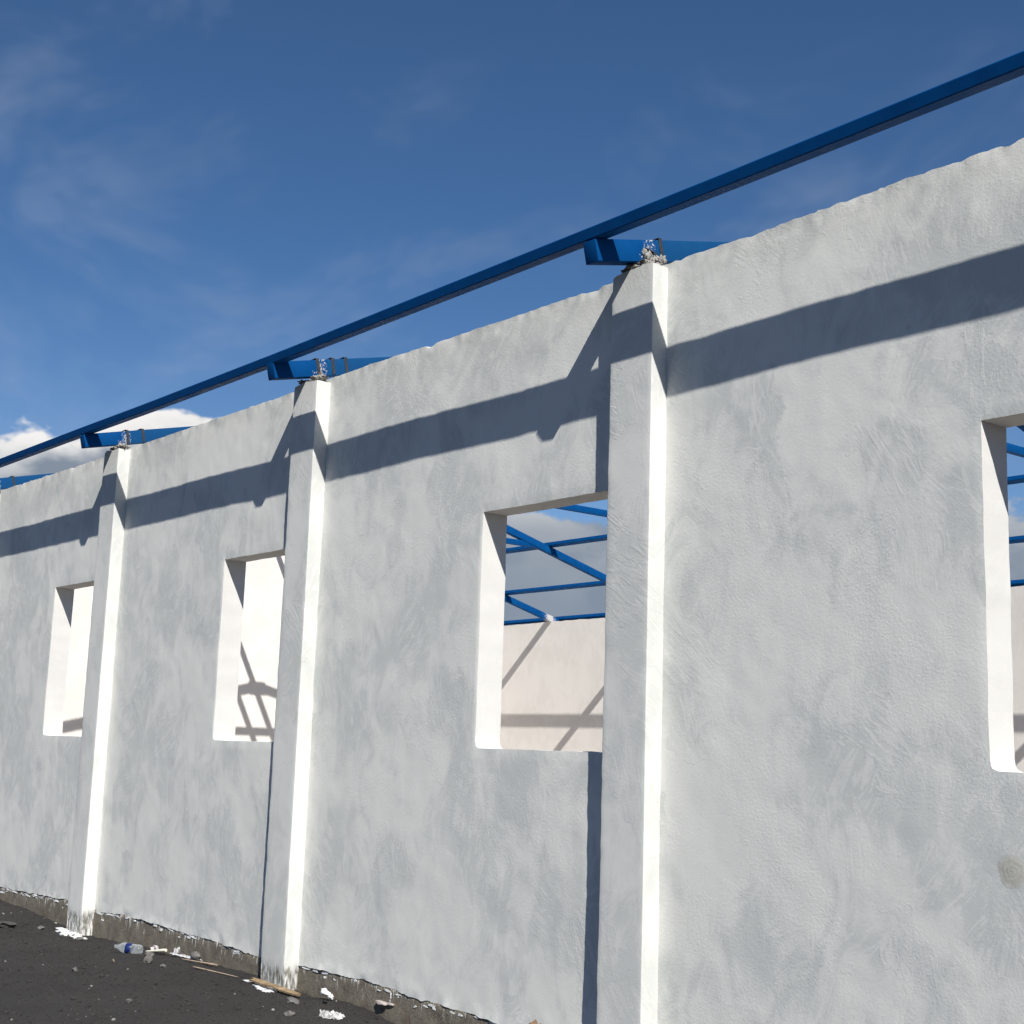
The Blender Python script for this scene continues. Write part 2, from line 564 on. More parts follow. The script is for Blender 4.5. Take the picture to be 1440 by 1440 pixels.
#  left edge, right edge, sill z, head z
WINDOWS = [(6.2, 7.52, 1.73, 3.42), (2.205, 3.53, 1.722, 3.430), (-1.812, -0.455, 1.753, 3.414), (-5.712, -4.43, 1.748, 3.402),
           (-9.832, -8.46, 1.742, 3.422), (-13.80, -12.45, 1.745, 3.415), (-17.80, -16.45, 1.745, 3.415), (-21.80, -20.45, 1.745, 3.415)]
ZS, ZT = 1.745, 3.415
LOW_X = [-25, -10.75, -9.85, -8.83, -7.99, -7.22, -6.44, -5.45, -4.69, -3.89, -2.98, -2.26, -1.76, -1.46, 13]
LOW_Z = [0.0, -.006, .012, .038, .018, .040, .036, .028, -.006, .026, .030, .002, -.002, -.010, 0.0]

building = empty('unfinished_building', (0, 0, 0))
tag(building, 'long roofless building with rough whitewashed walls, pillars and empty window openings', 'building')


def snap(lines, vals):
    lines = np.array(lines)
    for v in vals:
        lines[np.argmin(np.abs(lines - v))] = v
    return np.unique(lines)


def wall_y(X, Z):
    return 0.0035 * fbm(X * 0.8, Z * 0.8, 2.0, 2) + 0.0022 * fbm(X * 2.6, Z * 2.2, 5.0, 3, 0.55) + 0.0011 * fbm(X * 9.0, Z * 8.0, 6.0, 2)


def front_wall():
    xs = np.concatenate([np.arange(X0, -12.2, 0.12), np.arange(-12.1, 3.2, 0.025), np.arange(3.3, X1, 0.12), [X1]])
    xs = snap(xs, [w[0] for w in WINDOWS] + [w[1] for w in WINDOWS])
    zs = snap(np.arange(0, H + 0.001, 0.0333), [ZS, ZT])
    nx, nz = len(xs), len(zs)
    X, Z = np.meshgrid(xs, zs, indexing='ij')
    hole = np.zeros((nx - 1, nz - 1), bool)
    xc, zc = (xs[1:] + xs[:-1]) / 2, (zs[1:] + zs[:-1]) / 2
    for (a, b, s, h) in WINDOWS:
        hole |= ((xc > a) & (xc < b))[:, None] & ((zc > ZS) & (zc < ZT))[None, :]
    Zo = Z.copy()
    for (a, b, s, h) in WINDOWS:
        wx = np.clip(1 - np.clip(np.maximum(a - X, X - b), 0, None) / 0.5, 0, 1)
        Zo += wx * ((s - ZS) * np.exp(-((Z - ZS) / 0.3) ** 2) + (h - ZT) * np.exp(-((Z - ZT) / 0.3) ** 2))
    # ragged lower edge of the plaster coat
    lowz = np.interp(xs, LOW_X, LOW_Z) + 0.012 * fbm(xs * 4.2, 0.2, 0.7, 4, 0.7)
    fall = np.clip(1 - Z / 0.4, 0, 1) ** 2
    Zo += fall * lowz[:, None]
    # uneven top edge, knocked about
    tj = 0.004 + np.interp(xs, [-12, -8.7, -4.7, -3.4, -0.5, 0, 2.5, 12], [.022, -.006, .002, .012, .002, .002, .030, .026]) + 0.002 * fbm(xs * 1.2, 3.3, 1.0, 2, 0.5) + 0.0055 * fbm(xs * 18.0, 0.4, 8.0, 2, 0.9) * (0.4 + np.clip(fbm(xs * 2.3, 5.0, 4.0, 2) + 0.3, 0, 1.2))
    chip = np.clip(fbm(xs * 7.0, 7.7, 2.0, 2) - 0.6, 0, 1) * 0.045
    tfall = np.clip(1 - (H - Z) / 0.10, 0, 1)
    Zo += tfall * (tj - chip)[:, None]
    # edges of the openings wander a little
    on = np.zeros((nx, nz), bool)
    on[:-1, :-1] |= hole; on[1:, :-1] |= hole; on[:-1, 1:] |= hole; on[1:, 1:] |= hole
    inside = np.zeros((nx, nz), bool)
    inside[1:-1, 1:-1] = hole[:-1, :-1] & hole[1:, :-1] & hole[:-1, 1:] & hole[1:, 1:]
    rim = on & ~inside
    Xo = X + rim * (0.0022 * fbm(X * 5.0, Z * 5.0, 4.1, 3, 0.65))
    Zo = Zo + rim * (0.0022 * fbm(X * 5.0, Z * 5.0, 9.1, 3, 0.65))
    # rounded lower corners
    for (a, b, s, h) in WINDOWS:
        for cx, sg in ((a, 1), (b, -1)):
            d = np.hypot(X - cx, Z - ZS)
            k = rim * np.clip(1 - d / 0.04, 0, 1)
            Xo += sg * 0.013 * k
            Zo += 0.013 * k
    Y = wall_y(X, Z)
    Y += tfall * 0.009 * fbm(X * 7.0, Z * 7.0, 1.5, 3, 0.7)
    Y += np.clip(1 - Z / 0.12, 0, 1) * (0.006 * fbm(X * 6.0, Z * 9.0, 2.5, 3, 0.7) - 0.003)
    Y += rim * 0.0035
    front = np.stack([Xo, Y, Zo], -1).reshape(-1, 3)
    Yb = np.full_like(X, T) + 0.004 * fbm(X * 0.8, Z * 0.8, 12.0, 2)
    back = np.stack([Xo, Yb, Zo], -1).reshape(-1, 3)
    N = nx * nz
    verts = np.concatenate([front, back])
    ii, jj = np.nonzero(~hole)
    a0 = ii * nz + jj
    fr = np.stack([a0, a0 + nz, a0 + nz + 1, a0 + 1], -1)
    bk = fr[:, ::-1] + N
    faces = [fr, bk]
    # returns round openings, top, bottom and ends, in four strips through the thickness
    solid = np.pad(~hole, 1)
    quads = []
    for di, dj in ((1, 0), (-1, 0), (0, 1), (0, -1)):
        nb = solid[1 + di:solid.shape[0] - 1 + di, 1 + dj:solid.shape[1] - 1 + dj]
        pi, pj = np.nonzero((~hole) & (~nb))
        if di == 1:
            p, q = (pi + 1) * nz + pj, (pi + 1) * nz + pj + 1
        elif di == -1:
            p, q = pi * nz + pj + 1, pi * nz + pj
        elif dj == 1:
            p, q = (pi + 1) * nz + pj + 1, pi * nz + pj + 1
        else:
            p, q = pi * nz + pj, (pi + 1) * nz + pj
        quads.append(np.stack([p, q], -1))
    eq = np.concatenate(quads)
    uniq, inv = np.unique(eq.ravel(), return_inverse=True)
    inv = inv.reshape(eq.shape)
    K = 4
    rings = [uniq]
    vlist = [verts]
    base = len(verts)
    topmask = (uniq % nz) == nz - 1
    for k in range(1, K):
        f = k / K
        P = front[uniq] * (1 - f) + back[uniq] * f
        jit = 0.0035 + 0.012 * topmask
        P[:, 2] += jit * fbm(P[:, 0] * 8, P[:, 1] * 9, P[:, 2] * 8, 3, 0.6)
        P[:, 0] += 0.0025 * fbm(P[:, 0] * 8, P[:, 1] * 9, P[:, 2] * 8 + 4, 2, 0.6)
        vlist.append(P)
        rings.append(np.arange(base, base + len(uniq)))
        base += len(uniq)
    rings.append(uniq + N)
    for k in range(K):
        A, B = rings[k], rings[k + 1]
        faces.append(np.stack([A[inv[:, 1]], A[inv[:, 0]], B[inv[:, 0]], B[inv[:, 1]]], -1))
    V = np.concatenate(vlist)
    F = np.concatenate(faces)
    used = np.unique(F)
    rem = -np.ones(len(V), int)
    rem[used] = np.arange(len(used))
    o = mesh_obj('front_wall', V[used].tolist(), rem[F].tolist(), M_WALL, building, angle=42)
    o.data.materials.append(M_INNER)
    o.data.materials.append(M_REVEAL)
    idx = np.full(len(F), 2, dtype=np.int32)
    idx[:len(fr)] = 0
    idx[len(fr):2 * len(fr)] = 1
    o.data.polygons.foreach_set('material_index', idx)
    return o


wall = front_wall()

# raw concrete footing under the plaster, set back a little
pxs = np.concatenate([np.arange(X0, -11.6, 0.3), np.arange(-11.5, -1.0, 0.03), np.arange(-0.9, X1, 0.3), [X1]])
pzs = np.linspace(-0.45, 0.10, 20)
PXX, PZZ = np.meshgrid(pxs, pzs, indexing='ij')
PYY = 0.0035 + 0.004 * fbm(PXX * 3.0, PZZ * 5.0, 1.0, 4, 0.6) - 0.012 * np.clip(-PZZ / 0.3, 0, 1)
PYY = PYY + 0.035 * np.clip((PZZ - 0.004 - np.interp(PXX, LOW_X, LOW_Z)) / 0.04, 0, 1)
n_, m_ = PXX.shape
V = np.stack([PXX, PYY, PZZ], -1).reshape(-1, 3).tolist()
a_, b_ = np.meshgrid(np.arange(n_ - 1), np.arange(m_ - 1), indexing='ij')
q0 = (a_ * m_ + b_).ravel()
F = np.stack([q0, q0 + m_, q0 + m_ + 1, q0 + 1], -1).tolist()
nb = len(V)
V += [(X0, T - 0.01, -0.45), (X1, T - 0.01, -0.45), (X1, T - 0.01, -0.03), (X0, T - 0.01, -0.03)]
F.append((nb, nb + 3, nb + 2, nb + 1))
plinth = mesh_obj('plinth', V, F, M_PLINTH, building, angle=60)

# broken flakes of whitewashed plaster clinging along the ragged lower edge
fv, ff = [], []
rs = np.random.RandomState(5)


def flake(cx, cy, cz, rx, rz, th, rot, nrm=(0, -1, 0)):
    k = rs.randint(5, 8)
    an = np.sort(rs.rand(k) * 0.6 + np.arange(k)) / k * 2 * math.pi
    ra = 0.6 + 0.5 * rs.rand(k)
    b0 = len(fv)
    ca, sa = math.cos(rot), math.sin(rot)
    for y in (cy - th, cy + 0.012):
        for a, r in zip(an, ra):
            u, w = r * rx * math.cos(a), r * rz * math.sin(a)
            fv.append((cx + u * ca - w * sa, y + (0.003 * rs.rand() if y < cy else 0), cz + u * sa + w * ca))
    ff.append(tuple(range(b0, b0 + k)))
    for i in range(k):
        j = (i + 1) % k
        ff.append((b0 + i, b0 + k + i, b0 + k + j, b0 + j))


for i in range(95):
    x = rs.uniform(-11.4, -1.3)
    if any(p - PW - 0.02 < x < p + 0.02 for p in PILLAR_X):
        continue
    if fbm(np.array([x * 1.4]), 0.5, 4.4, 2)[0] < -0.25:
        continue
    lz = float(np.interp(x, LOW_X, LOW_Z))
    dz = abs(rs.randn()) * 0.022
    flake(x, 0.003, lz - 0.012 - dz, rs.gamma(2.0, 0.018) + 0.008, rs.uniform(0.003, 0.013), 0.003 + rs.rand() * 0.006, rs.uniform(-0.15, 0.10))
fl = mesh_obj('plaster_flakes', fv, ff, M_FLAKE, plinth, smooth=False)
fl['kind'] = 'stuff'

# a stub of mortar squeezed out of the footing, with a run of whitewash
bm = bmesh.new()
lump(bm, (-2.78, -0.015, -0.09), 0.05, (1.5, 0.6, 0.33), 4, 0.3, 3)
lump(bm, (-2.69, -0.005, -0.085), 0.03, (1.5, 0.6, 0.4), 9, 0.3, 2)
bm_obj('mortar_stub', bm, simple_mat('pale_mortar', (0.33, 0.28, 0.25), (0.46, 0.41, 0.38), 20.0, 0.95, 0.003), plinth, angle=180)
bm = bmesh.new()
for i in range(9):
    lump(bm, (-2.70 + 0.004 * math.sin(i * 2.1), 0.006, -0.02 - 0.022 * i), 0.012, (0.75, 0.7, 1.5), i, 0.3, 2)
bm_obj('whitewash_run', bm, M_FLAKE, plinth, angle=180)


def pillar(px, seed, detail):
    zs = np.arange(-0.42, H - 0.01, 0.033 if detail else 0.25)
    zs = np.append(zs, H - 0.012)
    w, p, r = PW, PP, 0.006
    per = []
    for y in np.linspace(0.03, -p + r, 6):
        per.append((-w, y, -1, 0))
    for a in (0.25, 0.5, 0.75):
        th = a * math.pi / 2
        per.append((-w + r - r * math.cos(th), -p + r - r * math.sin(th), -math.cos(th), -math.sin(th)))
    for x in np.linspace(-w + r, -r, 13):
        per.append((x, -p, 0, -1))
    for a in (0.25, 0.5, 0.75):
        th = a * math.pi / 2
        per.append((-r + r * math.sin(th), -p + r - r * math.cos(th), math.sin(th), -math.cos(th)))
    for y in np.linspace(-p + r, 0.03, 6):
        per.append((0, y, 1, 0))
    per = np.array(per)
    k = len(per)
    A, Zz = np.meshgrid(np.arange(k), zs, indexing='xy')
    bx, by, nxn, nyn = (per[A, i] for i in range(4))
    corner = np.exp(-((bx + w) / 0.03) ** 2) * (by < -p + 0.03) + np.exp(-(bx / 0.03) ** 2) * (by < -p + 0.03)
    d = 0.0030 * fbm(bx * 1.0 + seed * 3, by * 2 + seed, Zz * 0.9, 2) + 0.0011 * fbm(bx * 5 + seed, by * 5, Zz * 4.0, 3, 0.6)
    d = d + corner * 0.0024 * (fbm(bx * 3 + seed, by * 3, Zz * 9.0, 3, 0.7) - 0.5)
    base = np.clip((0.02 - Zz) / 0.10, 0, 1)
    d = d - base * (0.010 + 0.006 * fbm(bx * 12 + seed, by * 12, Zz * 12, 3, 0.7))
    lean = 0.0035 * math.sin(seed * 2.3)
    X = px + bx + nxn * d + lean * (Zz / H - 0.5)
    Y = by + nyn * d
    Z = Zz + 0.0
    # top edge worn
    top = np.clip((Zz - (H - 0.10)) / 0.10, 0, 1)
    Z = Z + top * (0.012 * fbm(bx * 9 + seed, by * 9, 2.0, 3, 0.6) - 0.014)
    cut = np.exp(-((bx + w) / 0.05) ** 2) * top
    Z = Z - cut * 0.010
    X = X + cut * 0.007 * (bx < -w + 0.05)
    V = np.stack([X, Y, Z], -1).reshape(-1, 3).tolist()
    F = []
    nzr = len(zs)
    for j in range(nzr - 1):
        for i in range(k - 1):
            a = j * k + i
            F.append((a, a + 1, a + k + 1, a + k))
    # cap
    ci = len(V)
    V.append((px - w / 2, -p * 0.3, H + 0.004))
    tb = (nzr - 1) * k
    for i in range(k - 1):
        F.append((tb + i, tb + i + 1, ci))
    o = mesh_obj('pillar', V, F, M_PILLAR, building, angle=50)
    # mortar packed round the rafter on top
    if detail:
        bm = bmesh.new()
        r_ = random.Random(seed)
        for i in range(10):
            lump(bm, (px - 0.02 - 0.30 * r_.random(), -PP + 0.02 + 0.15 * r_.random(), H + 0.0 + 0.012 * r_.random()),
                 0.016 + 0.018 * r_.random(), (1.5, 1.2, 0.55), seed * 13 + i, 0.7, 3, 2.4)
        for i in range(2 + (seed * 5) % 6):
            lump(bm, (px - 0.115 + 0.05 * r_.random(), -PP + 0.05 + 0.12 * r_.random(), H + 0.02 + 0.04 * r_.random()),
                 0.009 + 0.012 * r_.random(), (0.7, 1.1, 1.2), seed * 17 + i, 0.8, 3, 2.4)
        bm_obj('mortar', bm, M_MORTAR, o, angle=180)
    return o


for i, px in enumerate(PILLAR_X):
    pillar(px, i + 1, -13 < px < 2)

# round patch of filler right of the near pillar
bm = bmesh.new()
rings, seg = 14, 40
prev = None
cpt = (2.312, 0.0, 1.268)
for k in range(rings + 1):
    rr = 0.105 * k / rings
    row = []
    for s in range(seg):
        a = 2 * math.pi * s / seg
        q = rr * (1 + 0.07 * math.sin(3 * a + 1.0) + 0.05 * math.sin(5 * a))
        hgt = 0.0026 * (1 - (k / rings) ** 1.5) + 0.0007 * math.sin(k * 1.9 + a) * (1 - k / rings) - 0.0012 * (k / rings)
        vx, vz = cpt[0] + q * math.cos(a), cpt[2] + q * 1.08 * math.sin(a)
        row.append(bm.verts.new((vx, float(wall_y(np.array([vx]), np.array([vz]))[0]) - hgt, vz)))
    if prev:
        for s in range(seg):
            bm.faces.new((prev[s], prev[(s + 1) % seg], row[(s + 1) % seg], row[s]))
    prev = row
patch = bm_obj('filler_patch', bm, M_WALL_PATCH, building, angle=180)


def slab_wall(name, org, du, length, top, thick, nrm, mat, step=0.10, zbase=-0.4, seed=1):
    """long wall sheet: org + u*du, top(u) gives its height, thickness along nrm (away from the room)"""
    us = np.arange(0, length + 1e-6, step)
    if us[-1] < length - 1e-6:
        us = np.append(us, length)
    k = 26
    fr = np.linspace(0, 1, k)
    U, Fz = np.meshgrid(us, fr, indexing='ij')
    tz = top(us) + 0.012 * fbm(us * 3.0 + seed * 7, 1.1, 2.0, 3, 0.65)
    Z = zbase + (tz[:, None] - zbase) * Fz
    D = 0.004 * fbm(U * 0.8 + seed, Z * 0.8, 3.0, 3)
    org, du, nrm = np.array(org, float), np.array(du, float), np.array(nrm, float)
    P1 = org + U[..., None] * du + D[..., None] * nrm
    P1[..., 2] = Z
    P2 = org + U[..., None] * du + thick * nrm
    P2[..., 2] = Z
    n, m = U.shape
    V = np.concatenate([P1.reshape(-1, 3), P2.reshape(-1, 3)]).tolist()
    N = n * m
    F = []
    for i in range(n - 1):
        for j in range(m - 1):
            a = i * m + j
            F.append((a, a + 1, a + m + 1, a + m))
            F.append((N + a, N + a + m, N + a + m + 1, N + a + 1))
        a = i * m + m - 1
        F.append((a, N + a, N + a + m, a + m))
    for i in (0, n - 1):
        for j in range(m - 1):
            a = i * m + j
            q = (a, a + 1, N + a + 1, N + a)
            F.append(q if i else q[::-1])
    return mesh_obj(name, V, F, mat, building, angle=45)


# roof geometry shared by gables, rafters and purlins
RY0, RZ0 = -0.446, 4.752            # lower corner of the rafter's outer end
RYR, RZR = 8.63, 6.93               # underside at the ridge
RYF = 16.75
S_NEAR = (RZR - RZ0) / (RYR - RY0)
S_FAR = (RZR - 4.86) / (16.30 - RYR)
RZF = RZR - S_FAR * (RYF - RYR)
RTH = 0.145


def rz(y):
    return RZ0 + S_NEAR * (y - RY0) if y < RYR else RZR - S_FAR * (y - RYR)


far_top = lambda u: np.full_like(u, 4.86)
slab_wall('back_wall', (X0, YFAR, 0), (1, 0, 0), X1 - X0, far_top, 0.22, (0, 1, 0), M_INNER, 0.08, seed=3)
gable_top = lambda u: np.array([rz(a) + RTH - 0.01 for a in (u + T + 0.003)])
slab_wall('gable_wall', (X0, T + 0.003, 0), (0, 1, 0), YFAR - T - 0.006, gable_top, 0.22, (-1, 0, 0), M_INNER, 0.09, seed=5)
slab_wall('gable_wall', (X1, T + 0.003, 0), (0, 1, 0), YFAR - T - 0.006, gable_top, 0.22, (1, 0, 0), M_INNER, 0.3, seed=8)

bm = bmesh.new()
add_bar(bm, (X0 + 0.01, (YFAR + T) / 2, -0.09), (X1 - 0.01, (YFAR + T) / 2, -0.09), YFAR - T - 0.02, 0.14, bevel=0)
floor = bm_obj('floor', bm, M_FLOOR, smooth=False)
tag(floor, 'bare concrete floor inside the roofless building', 'floor', kind='structure')

# ------------------------------------------------------------------ roof steel: trusses
TW = 0.115
TRUSS_X = [7.85, 3.85, -0.15, -4.15, -8.15, -12.15, -16.15, -20.15]     # right face of each rafter
TRUSS_LABEL = {
    7.85: 'second blue roof truss beyond the right edge of the picture',
    3.85: 'first blue roof truss beyond the right edge of the picture',
    -0.15: 'blue steel truss whose splashed tail sits on the nearest, tallest-looking white pillar',
    -4.15: 'blue steel truss whose tail with wire straps sits on the middle white pillar',
    -8.15: 'blue steel truss whose tail sits on the farthest fully visible pillar, against the cloud',
    -12.15: 'blue steel truss peeping over the wall at the left edge of the picture',
    -16.15: 'blue truss seen through the middle window, its rafter crossing two purlins',
    -20.15: 'farthest blue truss, meeting the back wall top inside the middle window view',
}


def make_truss():
    root = empty('roof_truss', (TRUSS_X[0], 0, RZ0))
    off = Vector((-TW / 2, 0, -RZ0))
    hz = RTH / 2
    n_up = Vector((0, -S_NEAR, 1)).normalized()
    n_up2 = Vector((0, S_FAR, 1)).normalized()
    hh = RTH * math.cos(math.atan(S_NEAR))
    bm = bmesh.new()
    add_bar(bm, Vector((0, RY0, RZ0)) + n_up * hh / 2 + off, Vector((0, RYR - 0.02, rz(RYR - 0.02))) + n_up * hh / 2 + off, TW, hh, n_up, 0.005, 2)
    bm_obj('rafter', bm, M_BLUE_SPLAT, root)
    bm = bmesh.new()
    add_bar(bm, Vector((0, RYR + 0.02, rz(RYR + 0.02))) + n_up2 * hh / 2 + off, Vector((0, RYF, RZF)) + n_up2 * hh / 2 + off, TW, hh, n_up2, 0.005, 2)
    bm_obj('rafter', bm, M_BLUE_SPLAT, root)
    bm = bmesh.new()
    yk = RYR - (RZR - 5.885) / S_NEAR + 0.01
    yk2 = RYR + (RZR - 5.885) / S_FAR - 0.01
    add_bar(bm, Vector((0, yk, 5.942)) + off, Vector((0, yk2, 5.942)) + off, TW * 0.8, 0.11, (0, 0, 1), 0.004, 2)
    bm_obj('collar_tie', bm, M_BLUE, root)
    # gusset plates at the ridge
    bm = bmesh.new()
    add_bar(bm, Vector((0, RYR - 0.22, RZR + 0.03)) + off, Vector((0, RYR + 0.22, RZR + 0.03)) + off, TW + 0.016, 0.20, (0, 0, 1), 0.003)
    bm_obj('ridge_plate', bm, M_BLUE, root)
    return root


def copy_tree(o, parent=None):
    c = o.copy()
    COL.objects.link(c)
    c.parent = parent
    for ch in list(o.children):
        copy_tree(ch, c)
    return c


truss0 = make_truss()
trusses = {}
for i, x in enumerate(TRUSS_X):
    o = truss0 if i == 0 else copy_tree(truss0)
    o.location = (x, 0, RZ0)
    tag(o, TRUSS_LABEL[x], 'roof truss', 'blue trusses along the building')
    trusses[x] = o


def strap(root, y, seed, drop=0.0):
    """bent flat strip gripping the rafter, its ends sticking up"""
    r_ = random.Random(seed)
    bm = bmesh.new()
    zc = rz(y) - RZ0
    cx = -TW / 2
    for s in (-1, 1):
        xx = cx + s * (TW / 2 + 0.004)
        add_bar(bm, (xx, y + 0.006 * r_.uniform(-1, 1), zc + 0.006 + drop), (xx, y - 0.03 + 0.012 * r_.uniform(-1, 1), zc + RTH + r_.uniform(0.0, 0.006)), 0.030, 0.006, (1, 0, 0), 0.0015)
    add_bar(bm, (cx - TW / 2 - 0.006, y - 0.034, zc + RTH - 0.003), (cx + TW / 2 + 0.008, y - 0.034, zc + RTH + 0.001), 0.030, 0.006, (0, 0, 1), 0.0015)
    return bm_obj('strap', bm, M_STRAP, root)


for x, ys in ((-0.15, (0.11,)), (-4.15, (-0.03, 0.12, 0.25)), (-8.15, (0.02, 0.19)), (-12.15, (0.22,))):
    for j, y in enumerate(ys):
        strap(trusses[x], y, int(abs(x) * 10) + j)

# a dented anchor tab over the nearest pillar, caked with mortar
bm = bmesh.new()
add_bar(bm, (0.012, 0.05, 0.03), (0.004, 0.035, 0.175), 0.045, 0.008, (1, 0, 0), 0.002)
add_bar(bm, (0.010, 0.018, 0.165), (-0.004, -0.045, 0.185), 0.030, 0.008, (0, 0, 1), 0.002)
tabo = bm_obj('anchor_tab', bm, M_STRAP, trusses[-0.15])
bm = bmesh.new()
for i in range(14):
    r_ = random.Random(100 + i)
    lump(bm, (0.002 + 0.010 * r_.random(), -0.08 + 0.12 * r_.random(), 0.07 + 0.085 * r_.random()), 0.008 + 0.012 * r_.random(),
         (0.6, 1.1, 1.3), 50 + i, 0.6, 2)
bm_obj('caked_mortar', bm, M_MORTAR, trusses[-0.15], angle=180)

# ------------------------------------------------------------------ roof steel: purlins
CURVE_X = [X0, -12, -10.0, -8.1, -6.7, -4.0, -2.0, -0.15, 0.8, 1.8, 2.8, 4.5, X1]
CURVE_Z = [.030, .015, .008, .000, -.012, -.016, -.006, .004, .010, .022, .034, .036, .030]


def purlin(y, label, size=(0.134, 0.074), curved=False, z_off=0.0):
    """box section lying on the rafters; size = (along the slope, thickness)"""
    sl = S_NEAR if y < RYR else -S_FAR
    e = Vector((0, 1, sl)).normalized()
    n = Vector((0, -sl, 1)).normalized()
    ztop = rz(y) + RTH + 0.004 + z_off
    org = Vector((X0 - 0.12, y, ztop))
    xs = np.arange(0, X1 - X0 + 0.25, 0.6)
    r = 0.006
    a, b = size
    prof = [(r, 0), (a - r, 0), (a, r), (a, b - r), (a - r, b), (r, b), (0, b - r), (0, r)]
    V, F = [], []
    for x in xs:
        dz = float(np.interp(x + X0 - 0.12, CURVE_X, CURVE_Z)) if curved else 0.006 * math.sin(x * 0.35 + y)
        for (u, w) in prof:
            p = e * u + n * w
            V.append((x, p.y, p.z + dz))
    k = len(prof)
    for i in range(len(xs) - 1):
        for j in range(k):
            F.append((i * k + j, (i + 1) * k + j, (i + 1) * k + (j + 1) % k, i * k + (j + 1) % k))
    F.append(tuple(range(k)))
    F.append(tuple(range(len(V) - k, len(V)))[::-1])
    o = mesh_obj('purlin', V, F, M_BLUE, None, angle=28, loc=org)
    bmx = bmesh.new()
    bmx.from_mesh(o.data)
    bmesh.ops.recalc_face_normals(bmx, faces=bmx.faces)
    bmx.to_mesh(o.data)
    bmx.free()
    tag(o, label, 'purlin', 'blue purlins lying along the building')
    return o


purlin(RY0 - 0.030, 'long dark blue eaves purlin running diagonally across the sky above the near wall', curved=True)
for y, nth in ((1.55, 'first'), (3.70, 'second'), (6.05, 'third')):
    purlin(y, nth + ' blue purlin in from the eaves, hidden behind the near wall top')
purlin(7.97, 'blue purlin a little below the ridge on the near slope')
purlin(8.46, 'topmost blue purlin, beside the ridge of the trusses')
purlin(10.68, 'blue purlin high on the far roof slope, above the window heads')
purlin(12.75, 'upper blue purlin crossing the sky in the middle window view')
purlin(14.79, 'lower blue purlin crossing the sky in the middle window view')
purlin(16.52, 'blue eaves purlin running just above the back wall top', z_off=0.0)

# ------------------------------------------------------------------ gravel and stones
rs = np.random.RandomState(21)
ico = bmesh.new()
bmesh.ops.create_icosphere(ico, subdivisions=1, radius=1.0)
ico.verts.ensure_lookup_table()
IV = np.array([v.co[:] for v in ico.verts])
IF = np.array([[v.index for v in f.verts] for f in ico.faces])
ico.free()
NG = 14000
gxp = rs.uniform(-11.4, -1.8, NG)
gyp = -np.abs(rs.uniform(0.02, 3.0, NG)) ** 1.0
sz = np.clip(0.003 + rs.gamma(1.1, 0.0026, NG), 0.003, 0.022)
scl = sz[:, None] * rs.uniform(0.6, 1.3, (NG, 3)) * np.array([1, 1, 0.75])
ang = rs.uniform(0, 6.28, NG)
gzp = ground_z(gxp, gyp)
VV = IV[None] * (1 + 0.28 * rs.uniform(-1, 1, (NG, len(IV), 1))) * scl[:, None, :]
ca, sa = np.cos(ang)[:, None], np.sin(ang)[:, None]
VX = VV[..., 0] * ca - VV[..., 1] * sa + gxp[:, None]
VY = VV[..., 0] * sa + VV[..., 1] * ca + gyp[:, None]
VZ = VV[..., 2] + gzp[:, None] + 0.3 * sz[:, None]
VA = np.stack([VX, VY, VZ], -1).reshape(-1, 3)
FA = (IF[None] + (np.arange(NG) * len(IV))[:, None, None]).reshape(-1, 3)
gravel = mesh_obj('cinder_gravel', VA.tolist(), FA.tolist(), M_GRAVEL, smooth=False)
tag(gravel, 'loose black cinder gravel strewn over the sand', 'gravel', kind='stuff')


NP = 170
pk = rs.permutation(NG)[:NP]
k3 = rs.uniform(0.5, 1.2, NP)[:, None, None]
P3 = IV[None] * (1 + 0.25 * rs.uniform(-1, 1, (NP, len(IV), 1))) * k3 * rs.gamma(1.5, 0.0042, NP)[:, None, None].clip(0.004, 0.016)
qx, qy = rs.uniform(-11.2, -2.0, NP), -rs.uniform(0.03, 2.8, NP)
qz = ground_z(qx, qy) + 0.003
P3 = (P3 * np.array([1, 1, 0.7]) + np.stack([qx, qy, qz], -1)[:, None, :]).reshape(-1, 3)
F3 = (IF[None] + (np.arange(NP) * len(IV))[:, None, None]).reshape(-1, 3)
peb = mesh_obj('pale_grit', P3.tolist(), F3.tolist(), simple_mat('pale_grit_stone', (0.12, 0.115, 0.11), (0.34, 0.33, 0.31), 3.0, 0.95, 0.0), smooth=False)
tag(peb, 'scattered pale grit and plaster crumbs on the black sand', 'grit', kind='stuff')


def stone(x, y, r, sq, mat, seed, label, sink=0.25):
    bm = bmesh.new()
    lump(bm, (0, 0, 0), r, sq, seed, 0.55, 2, 1.5)
    o = bm_obj('stone', bm, mat, angle=22)
    o.location = (x, y, gz(x, y) + r * sq[2] * (1 - sink))
    o.rotation_euler = (0, 0, seed * 1.3)
    tag(o, label, 'stone', 'stones lying on the black sand')
    return o


stone(-8.80, -0.62, 0.065, (1.4, 1.0, 0.6), M_DARKSTONE, 1, 'flat dark stone at the left edge of the sand')
stone(-8.60, -0.31, 0.035, (1.4, 0.9, 0.6), M_STONE, 2, 'small grey stone below the plinth near the left pillar')
stone(-6.07, -0.30, 0.038, (1.1, 0.9, 0.8), M_STONE, 3, 'pale grey stone just in front of the yellowish tube')
stone(-5.64, -0.51, 0.034, (0.9, 0.9, 1.0), M_STONE, 4, 'round grey stone lying lowest below the cream tube')
stone(-3.49, -0.335, 0.048, (1.5, 0.8, 0.55), M_STONE, 5, 'flat grey stone below the board at the middle pillar')
stone(-3.10, -0.59, 0.030, (1.4, 0.8, 0.6), M_STONE, 6, 'small grey stone left of the torn white paper')
stone(-5.76, -1.10, 0.028, (1.1, 0.9, 0.7), M_STONE, 7, 'small pale stone alone on the open sand below the bottle')
